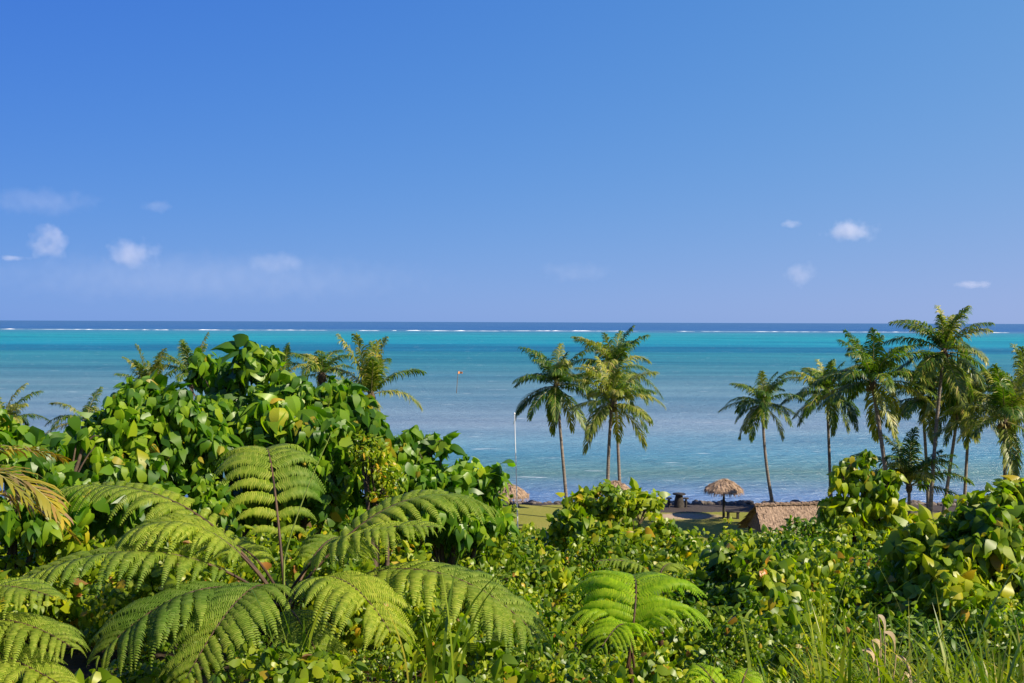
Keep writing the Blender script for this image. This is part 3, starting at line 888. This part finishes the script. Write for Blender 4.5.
CROWN = [('up', 3), ('high', 6), ('mid', 7), ('low', 7), ('hang', 4)]
def palm(label, base_px, d, cpx, cpy, L, seed, kind='green', crown=CROWN, gold=.2, bend=.0, r0=.16, group='coconut palms along the shore', nuts=True):
    r = random.Random(seed)
    bx = (base_px - 512) / FPX * d
    base = np.array((bx, d, float(zt(bx, d))))
    top = at(cpx, cpy, d)
    root = empty('coconut_palm', base)
    tag(root, label, 'palm', group)
    loc = Vector(base)
    mb = MB()
    m = 26
    ctrl = (base + top) / 2 + np.array((bend, r.uniform(-.3, .3), .3))
    P = bez(base - (0, 0, .15), ctrl, top, m)
    t = np.linspace(0, 1, m)
    R = r0 * (.72 - .2 * t + .5 * np.exp(-t * 14)) * (1 + .05 * (np.arange(m) % 2))
    tube(mb, P, R, 9)
    mb.build('trunk', M['bark'], root)
    # fibre sheath under the crown
    mb = MB()
    tube(mb, np.stack([top - (0, 0, .45), top - (0, 0, .2), top + (0, 0, .05), top + (0, 0, .3)]), [r0 * .55, r0 * 1.25, r0 * 1.1, r0 * .3], 9)
    mb.build('sheath', M['twig'], root)
    if nuts:
        mb = MB()
        for q in range(r.randint(4, 7)):
            a = r.uniform(0, 6.28)
            c = top + np.array((math.cos(a) * .24, math.sin(a) * .24, -.18 - r.uniform(0, .25)))
            tube(mb, np.stack([c + (0, 0, .15), c + (0, 0, .08), c, c - (0, 0, .08), c - (0, 0, .14)]), [.03, .09, .115, .09, .03], 8)
        mb.build('coconuts', M['coconut'], root)
    a = r.uniform(0, 6.28)
    for cls, cnt in crown:
        for q in range(cnt + (r.choice((-1, 0, 1)) if cnt > 2 else 0)):
            a += 2.4 + r.uniform(-.35, .35)
            which = kind
            if cls == 'hang' and r.random() < .6: which = 'gold'
            elif r.random() < gold: which = 'gold' if kind == 'green' else 'green'
            o = bpy.data.objects.new('frond', r.choice(FS[which][cls]))
            col.objects.link(o)
            o.parent = root
            o.location = Vector(top + (0, 0, r.uniform(-.1, .15))) - loc
            o.rotation_euler = (r.uniform(-.06, .06), r.uniform(-.12, .12), a)
            sc = L / 3.3 * r.uniform(.85, 1.12) * (.95 if cls == 'up' else 1.12)
            o.scale = (sc, sc, sc)
    return root

palm('palm with slim grey trunk, leftmost of the shore palms, beside the flagpole', 569, 66, 556, 386, 3.3, 1)
palm('shorter palm of the close pair, golden fronds, bent trunk', 609, 58.5, 612, 404, 2.8, 2, gold=.5, bend=-.2)
palm('taller palm of the close pair, its crown above the bent one', 622, 68, 614, 370, 3.2, 3)
palm('lone palm over the thatched parasol, trunk curving at its foot', 776, 69, 763, 404, 2.75, 4, bend=-.5, gold=.1)
palm('palm with dark trunk between the lone palm and the bushy one', 833, 70, 827, 393, 3.1, 5, gold=.15)
palm('bushy palm with thick leaning trunk right of the lime vines', 897, 57, 872, 383, 3.3, 6, gold=.25, r0=.19, bend=.2, crown=[('up', 4), ('high', 7), ('mid', 8), ('low', 6), ('hang', 2)])
palm('tallest palm of the right grove, its crown crossing the horizon', 931, 57, 944, 352, 3.1, 7, gold=.35, bend=-.25, crown=[('up', 4), ('high', 6), ('mid', 5), ('low', 5), ('hang', 3)])
palm('palm hidden behind the tallest one, short thick trunk', 931, 66, 922, 398, 3.1, 8, gold=.2)
palm('golden crowned palm leaning right behind the tallest one', 944, 64, 961, 392, 3.2, 9, kind='gold', gold=.4)
palm('shaded palm with straight dark trunk right of the leaning ones', 966, 68, 970, 405, 3.0, 10, gold=.2)
palm('front palm near the right edge with wide pale fronds', 1009, 56, 1004, 420, 3.3, 11, gold=.5, crown=[('up', 4), ('high', 6), ('mid', 5), ('low', 4), ('hang', 2)])
palm('palm whose crown is cut by the right edge', 1032, 62, 1024, 398, 3.3, 12, gold=.4)
YOUNG = [('up', 3), ('high', 5), ('mid', 4), ('low', 1)]
palm('short young palm with no tall trunk standing under the grove', 910, 59, 909, 486, 3.6, 13, gold=.1, crown=YOUNG, nuts=False)
LG = 'palms behind the broad leaved trees'
palm('golden palm rising behind the broad leaved trees, two fronds reaching right', 372, 38, 371, 398, 2.3, 14, kind='gold', gold=.2, crown=[('spear', 4), ('high', 3), ('mid', 3), ('low', 2)], group=LG, nuts=False)
palm('dark palm top left of the golden palm', 318, 45, 322, 376, 2.0, 15, crown=[('high', 5), ('mid', 6), ('low', 3)], group=LG, gold=.1, nuts=False)
palm('palm showing only two upright spears above the tallest tree', 284, 42, 284, 380, 1.35, 16, crown=[('spear', 2), ('high', 2)], group=LG, gold=.3, nuts=False)
palm('pale palm tuft over the leftward tree top', 152, 42, 150, 396, 1.8, 17, crown=[('spear', 3), ('up', 4), ('high', 3)], group=LG, gold=.6, nuts=False)
palm('palm tuft behind the dip between the two big trees', 192, 50, 192, 380, 2.0, 18, crown=[('spear', 2), ('up', 3), ('high', 5), ('mid', 4)], group=LG, gold=.2, nuts=False)
palm('low palm tuft at the water gap near the left', 88, 40, 86, 424, 1.7, 19, crown=[('up', 1), ('high', 3), ('mid', 6), ('low', 2)], group=LG, gold=.5, nuts=False)
palm('golden palm top at the left edge above the leaves', 6, 34, 4, 424, 1.6, 20, kind='gold', crown=[('up', 3), ('high', 4), ('mid', 4)], group=LG, gold=.2, nuts=False)

def near_palm():
    top = at(-85, 490, 7.6)
    base = np.array((top[0] - .1, 7.6, float(zt(top[0], 7.6))))
    root = empty('coconut_palm', base)
    tag(root, 'yellowing dry palm fronds hanging in from the left edge', 'palm')
    mb = MB(); tube(mb, bez(base - (0, 0, .2), (base + top) / 2 + (.05, 0, 0), top, 12), np.linspace(.13, .08, 12), 9)
    mb.build('trunk', M['bark'], root)
    for a, cls, sc, j in ((-.15, 'mid', .42, 0), (-.7, 'low', .4, 1), (.3, 'mid', .34, 2), (-1.3, 'low', .34, 0), (2.6, 'mid', .36, 1), (3.6, 'high', .36, 2), (.05, 'low', .4, 2), (-.4, 'mid', .38, 1)):
        o = bpy.data.objects.new('frond', FS['dry'][cls][j]); col.objects.link(o)
        o.parent = root; o.location = Vector(top - base); o.rotation_euler = (0, 0, a); o.scale = (sc, sc, sc)
near_palm()

# ------------------------------------------------------------------ grass and blades
def blade(mb, b, h, lean, az, w, r, seg=6, mi=0, bendp=2.0):
    t = np.linspace(0, 1, seg + 1)
    d = np.array((math.cos(az), math.sin(az), 0))
    P = b + np.stack([d[0] * lean * t ** bendp, d[1] * lean * t ** bendp, h * (t - .5 * (lean / max(h, .01)) * .5 * t ** 3)], -1)
    sd = np.array((-d[1], d[0], 0)) * .6 + np.array((1, 0, 0)) * .4
    sd = sd / np.linalg.norm(sd)
    ww = w * np.interp(t, [0, .3, .7, 1], [.7, 1, .7, .02])
    V = np.concatenate([P - sd * ww[:, None], P + sd * ww[:, None]])
    n = seg + 1
    i = np.arange(seg)
    mb.add(V, np.stack([i, i + 1, n + i + 1, n + i], -1), mi)

def make_tall_grass():
    r = np.random.default_rng(31)
    mb = MB()
    for k in range(2100):
        d = r.uniform(6.6, 9.4)
        px = r.uniform(800, 1050) if r.random() < .85 else r.uniform(700, 830)
        x = (px - 512) / FPX * d
        b = np.array((x, d, float(zt(x, d)) - .03))
        h = (.35 + .85 * r.random() ** 1.3) * (.75 + .4 * math.sin(x * 5.3 + d * 3)) * (1.0 if px > 820 else .6) * (1.25 if r.random() < .1 else .85)
        blade(mb, b, h, h * r.uniform(.1, 1.1), r.uniform(0, 6.28), r.uniform(.006, .02), r)
    tag(mb.build('tall_grass', M['grass']), label='tall bright grass filling the lower right corner', kind='stuff')
make_tall_grass()

def tuft(name, label, px, d, blades, seed, mat='grass', h=(.5, .9), w=(.01, .018), spread=.1):
    r = np.random.default_rng(seed)
    x = (px - 512) / FPX * d
    base = np.array((x, d, float(zt(x, d))))
    mb = MB()
    for k in range(blades):
        b = base + np.array((r.normal(0, spread), r.normal(0, spread), -.03))
        hh = r.uniform(*h)
        blade(mb, b, hh, hh * r.uniform(.05, .7), r.uniform(0, 6.28), r.uniform(*w), r, 8)
    o = mb.build(name, M[mat], origin=base)
    tag(o, label, 'grass tuft')
tuft('grass_tuft', 'clump of broad grass blades standing below the long right hand frond', 432, 7.6, 16, 41, h=(.6, 1.2), w=(.012, .022), spread=.14)
tuft('grass_tuft', 'few pale blades arching in front of the dark fern trunk', 292, 7.8, 9, 42, h=(.5, 1.15), w=(.01, .018), spread=.1)

def shoot():
    a, b, c = at(284, 560, 9.6), at(303, 500, 9.6), at(332, 432, 9.7)
    base = np.array((a[0], 9.6, float(zt(a[0], 9.6))))
    root = empty('climbing_shoot', base)
    tag(root, 'thin bare green shoot rising in front of the upright fern frond', 'shoot')
    mb = MB(); tube(mb, bez(base - (0, 0, .05), (base + a) / 2, a, 6), .009, 6)
    tube(mb, bez(a, through(a, b, c), c, 14), np.linspace(.009, .003, 14), 6)
    mb.build('stalk', M['shoot'], root)
    mb = MB()
    D = np.array([(.5, 0, .5), (.6, .1, -.2), (-.4, 0, .6)]); N = np.array([(0, -.6, .6), (0, -.5, .8), (0, -.8, .5)])
    place_leaves(mb, OVAL, np.array([c, c - (.02, 0, .05), c - (.04, 0, .12)]), D, N, np.array([.08, .1, .07]))
    mb.build('leaf', M['vine'], root)
shoot()

def withered():
    r = np.random.default_rng(51)
    base_x, d = (885 - 512) / FPX * 7.6, 7.6
    base = np.array((base_x, d, float(zt(base_x, d))))
    mb = MB()
    for px, py, h in ((872, 640, .5), (884, 632, .5), (896, 655, .4), (905, 672, .35), (862, 650, .4), (915, 680, .3), (878, 615, .5)):
        p = at(px, py, d + r.uniform(-.2, .2))
        q = p + np.array((r.uniform(.0, .12), r.uniform(-.1, .1), -r.uniform(.12, .3)))
        P = bez(p, (p + q) / 2 + np.array((.07, 0, .1)), q, 7)
        sd = np.array((.5, .5, .6)); ww = .022 * np.array([.3, .8, 1, 1, .9, .6, .1])
        V = np.concatenate([P - sd * ww[:, None], P + sd * ww[:, None]])
        i = np.arange(6)
        mb.add(V, np.stack([i, i + 1, 7 + i + 1, 7 + i], -1))
        tube(mb, bez(base + np.array((r.normal(0, .05), 0, 0)), (base + p) / 2 + np.array((.05, 0, .1)), p, 6), .005, 5)
    tag(mb.build('withered_stalk', M['straw'], origin=base), 'curled withered brown leaves on stalks among the tall grass', 'dry plant')
withered()

# ------------------------------------------------------------------ shore things
def parasol(label, px, py_top, d, rad_m, seed, height=None):
    r = np.random.default_rng(seed)
    x = (px - 512) / FPX * d
    base = np.array((x, d, float(zt(x, d))))
    top = at(px, py_top, d)
    H = top[2] - base[2]
    root = empty('thatched_parasol', base)
    tag(root, label, 'parasol', 'thatched parasols on the lawn')
    mb = MB(); tube(mb, np.stack([base - (0, 0, .1), base + (0, 0, H * .5), base + (0, 0, H - .1)]), [.09, .08, .075], 8)
    mb.build('post', M['wood'], root)
    mb = MB()
    n = 40
    prof = [(0.04, 0), (.28, .12), (.52, .27), (.77, .47), (.96, .68), (1.03, .82)]
    th = np.linspace(0, 2 * np.pi, n, endpoint=False)
    V = []
    for f, z in prof:
        jr = 1 + r.normal(0, .045, n); jz = r.normal(0, .04, n)
        V.append(np.stack([x + f * rad_m * jr * np.cos(th), d + f * rad_m * jr * np.sin(th), base[2] + H - z * .78 * rad_m + jz], -1))
    V = np.concatenate(V)
    i = np.arange(len(prof) - 1)[:, None] * n; j = np.arange(n)[None]
    mb.add(V, np.stack([i + j, i + (j + 1) % n, i + n + (j + 1) % n, i + n + j], -1).reshape(-1, 4))
    # loose thatch strands over the dome and along the fringe
    for k in range(900):
        a = r.uniform(0, 6.28); q = r.choice(len(prof) - 1) if k < 500 else len(prof) - 2
        f, z = prof[q]; f2, z2 = prof[q + 1]
        p = np.array((x + f * rad_m * math.cos(a), d + f * rad_m * math.sin(a), base[2] + H - z * .78 * rad_m + .02))
        e = np.array((x + (f2 + .05) * rad_m * math.cos(a + r.normal(0, .06)), d + (f2 + .05) * rad_m * math.sin(a + r.normal(0, .06)), base[2] + H - z2 * .78 * rad_m - r.uniform(-.08, .3) + .05))
        sd = np.array((-math.sin(a), math.cos(a), 0)) * r.uniform(.012, .03)
        mb.add(np.stack([p - sd, p + sd, e + sd * .4, e - sd * .4]), [[0, 1, 2, 3]])
    mb.build('canopy', M['thatch'], root, smooth=False)
    return base, H
pb, pH = parasol('thatched parasol standing in full view beside a low bench', 725, 479, 66, 1.25, 1)
parasol('thatched parasol half hidden behind the flagpole', 510, 484, 66, 1.25, 2)
parasol('thatched parasol almost hidden by the vine mound under the palm pair', 616, 481, 65, 1.15, 3)

def bx(mb, c, s, mi=0):
    c = np.asarray(c, float); s = np.asarray(s, float) / 2
    v = np.array([(-1, -1, -1), (1, -1, -1), (1, 1, -1), (-1, 1, -1), (-1, -1, 1), (1, -1, 1), (1, 1, 1), (-1, 1, 1)]) * s + c
    mb.add(v, [[0, 3, 2, 1], [4, 5, 6, 7], [0, 1, 5, 4], [1, 2, 6, 5], [2, 3, 7, 6], [3, 0, 4, 7]], mi)

def bench():
    b = at(733, 512, 66); b[2] = float(zt(b[0], b[1]))
    root = empty('bench', b); tag(root, 'low dark wooden bench next to the parasol post', 'bench')
    mb = MB(); bx(mb, b + (0, 0, .45), (.85, .4, .06)); mb.build('seat', M['wood'], root, False)
    for s in (-1, 1):
        mb = MB(); bx(mb, b + (s * .32, 0, .2), (.12, .34, .43)); mb.build('leg', M['wood'], root, False)
bench()

def table():
    b = at(679, 505, 70); b[2] = float(zt(b[0], b[1]))
    root = empty('round_table', b); tag(root, 'dark round table on a thick drum foot at the water edge', 'table')
    mb = MB(); tube(mb, np.stack([b - (0, 0, .05), b + (0, 0, .5), b + (0, 0, .9)]), [.36, .32, .24], 14); mb.build('pedestal', M['wood'], root)
    mb = MB(); tube(mb, np.stack([b + (0, 0, .903), b + (0, 0, .97)]), [.46, .46], 18); mb.build('tabletop', M['wood'], root)
    for px, lab in ((669, 'dark stool on the flagpole side of the round table'), (686, 'dark stool on the parasol side of the round table')):
        s = at(px, 505, 70); s[2] = float(zt(s[0], s[1]))
        r2 = empty('stool', s); tag(r2, lab, 'stool', 'stools by the round table')
        mb = MB(); tube(mb, np.stack([s - (0, 0, .05), s + (0, 0, .6)]), [.08, .07], 8); mb.build('leg', M['wood'], r2)
        mb = MB(); tube(mb, np.stack([s + (0, 0, .603), s + (0, 0, .67)]), [.2, .2], 12); mb.build('seat', M['wood'], r2)
table()

def hut():
    d = 54
    apex_l = at(757, 507, d + 1.2); apex_r = at(817, 503, d + 2.2)
    zr = max(apex_l[2], apex_r[2])
    ax = norm(np.array((apex_r[0] - apex_l[0], .6, 0)))
    L = np.linalg.norm(apex_r[:2] - apex_l[:2])
    pr = np.array((-ax[1], ax[0], 0))     # away from the camera
    c = (apex_l + apex_r) / 2; c[2] = 0
    gz = float(zt(c[0], c[1]))
    root = empty('thatched_hut', (c[0], c[1], gz))
    tag(root, 'low thatched hut with a brown sloping roof half sunk in the bushes', 'hut')
    eave = 1.35; half = 1.9
    rr = np.random.default_rng(4)
    mb = MB()
    for s in (-1, 1):
        nx_, ny_ = 26, 10
        U, W = np.meshgrid(np.linspace(-L / 2, L / 2, nx_), np.linspace(0, 1, ny_))
        Up = U * (1 + .16 * W)
        Pz = zr - (zr - eave) * W ** .92 + rr.normal(0, .025, U.shape)
        V = c + ax * Up[..., None] + pr * (s * half * W)[..., None]
        V[..., 2] = Pz
        i = np.arange(ny_ - 1)[:, None] * nx_; j = np.arange(nx_ - 1)[None]
        F = np.stack([i + j, i + j + 1, i + nx_ + j + 1, i + nx_ + j], -1).reshape(-1, 4)
        mb.add(V, F)
        V2 = V.copy(); V2[..., 2] -= .2
        mb.add(V2, F[:, ::-1])
        for k in range(1500):
            u = rr.uniform(-.5, .5) * L; w = rr.uniform(0, .95)
            p = c + ax * u * (1 + .16 * w) + pr * s * half * w; p[2] = zr - (zr - eave) * w ** .92 + .03
            w2 = w + rr.uniform(.06, .16)
            e = c + ax * (u * (1 + .16 * w2) + rr.normal(0, .06)) + pr * s * half * w2; e[2] = zr - (zr - eave) * min(w2, 1.1) ** .92 - .0 + rr.uniform(0, .04)
            sd = ax * rr.uniform(.012, .03)
            mb.add(np.stack([p - sd, p + sd, e + sd * .5, e - sd * .5]), [[0, 1, 2, 3]])
    for q in np.linspace(-L / 2, L / 2, 40):   # ridge capping
        p = c + ax * q; p[2] = zr + .04
        bx(mb, p + (0, 0, rr.normal(0, .02)), (.12, .3, .1))
    mb.build('roof', M['thatch'], root, False)
    mb = MB()     # gable screens, set back under the overhang
    for s in (-1, 1):
        a = c + ax * s * (L / 2 - .12)
        V = np.array([a + pr * 1.55, a - pr * 1.55, a, a + pr * 1.55 + ax * .06, a - pr * 1.55 + ax * .06, a + ax * .06])
        V[:, 2] = [eave + .05, eave + .05, zr - .25] * 2
        mb.addm(V, [np.array([[0, 1, 2], [3, 5, 4]]), np.array([[0, 3, 4, 1], [1, 4, 5, 2], [2, 5, 3, 0]])])
    mb.build('gable_screen', M['weave'], root, False)
    for s in (-1, 1):
        for q in (-1, 0, 1):
            p = c + ax * q * (L / 2 - .3) + pr * s * 1.5
            mb = MB(); tube(mb, np.stack([np.array((p[0], p[1], float(zt(p[0], p[1])) - .1)), np.array((p[0], p[1], eave + .15))]), [.09, .08], 8)
            mb.build('post', M['wood'], root)
hut()

def flagpole():
    d = 61
    b = at(518, 530, d); b[2] = float(zt(b[0], b[1]))
    t = at(514.5, 414, d)
    root = empty('flagpole', b); tag(root, 'slender white flagpole rising from the lawn against the sea', 'flagpole')
    mb = MB(); tube(mb, bez(b - (0, 0, .1), (b + t) / 2, t, 8), np.linspace(.042, .02, 8), 8); mb.build('pole', M['white'], root)
    mb = MB(); tube(mb, np.stack([t - (0, 0, .03), t, t + (0, 0, .06), t + (0, 0, .09)]), [.03, .05, .05, .01], 8); mb.build('finial', M['white'], root)
flagpole()

def marker():
    d = 195
    b = at(456.5, 394, d); b[2] = SEA_Z
    t = at(458, 371.5, d)
    root = empty('channel_marker', b); tag(root, 'thin leaning pole with a small orange flag standing in the lagoon', 'marker')
    mb = MB(); tube(mb, np.stack([b - (0, 0, 1), b, t]), [.07, .06, .05], 8); mb.build('pole', M['weave'], root)
    mb = MB()
    u = np.linspace(0, 1, 7)
    V = []
    for z in (0, -.45):
        V.append(np.stack([t[0] + .06 + .85 * u, t[1] + .12 * np.sin(u * 5), t[2] + z * (1 - .25 * u) - .05 * u], -1))
    i = np.arange(6)
    V = np.concatenate(V)
    mb.add(V, np.stack([i, i + 1, 7 + i + 1, 7 + i], -1))
    mb.add(V + (0, .015, 0), np.stack([i, 7 + i, 7 + i + 1, i + 1], -1))
    mb.build('flag', M['orange'], root)
marker()

def shore_rocks():
    r = np.random.default_rng(61)
    mb = MB()
    import bmesh
    bm = bmesh.new(); bmesh.ops.create_icosphere(bm, subdivisions=2, radius=1)
    V0 = np.array([v.co[:] for v in bm.verts]); F0 = np.array([[v.index for v in f.verts] for f in bm.faces]); bm.free()
    for k in range(1500):
        x = r.uniform(-50, 60)
        y = 72.4 + r.normal(0, .8) + .5 * math.sin(x * .5)
        s = r.uniform(.08, .3) * (1.1 if x > 8 else .8)
        sc = s * np.array((r.uniform(.8, 1.6), r.uniform(.8, 1.3), r.uniform(.5, .9)))
        V = V0 * sc * (1 + .16 * np.sin(V0[:, [1, 2, 0]] * r.uniform(2, 5) + r.uniform(0, 6)))
        a = r.uniform(0, 6.28)
        c_, s_ = math.cos(a), math.sin(a)
        V = np.stack([V[:, 0] * c_ - V[:, 1] * s_, V[:, 0] * s_ + V[:, 1] * c_, V[:, 2]], -1)
        mb.add(V + (x, y, float(zt(x, y)) + sc[2] * .3), F0)
    tag(mb.build('rocky_rubble', M['rock'], smooth=False), label='dark lava rubble strung along the edge of the water', kind='stuff')
shore_rocks()
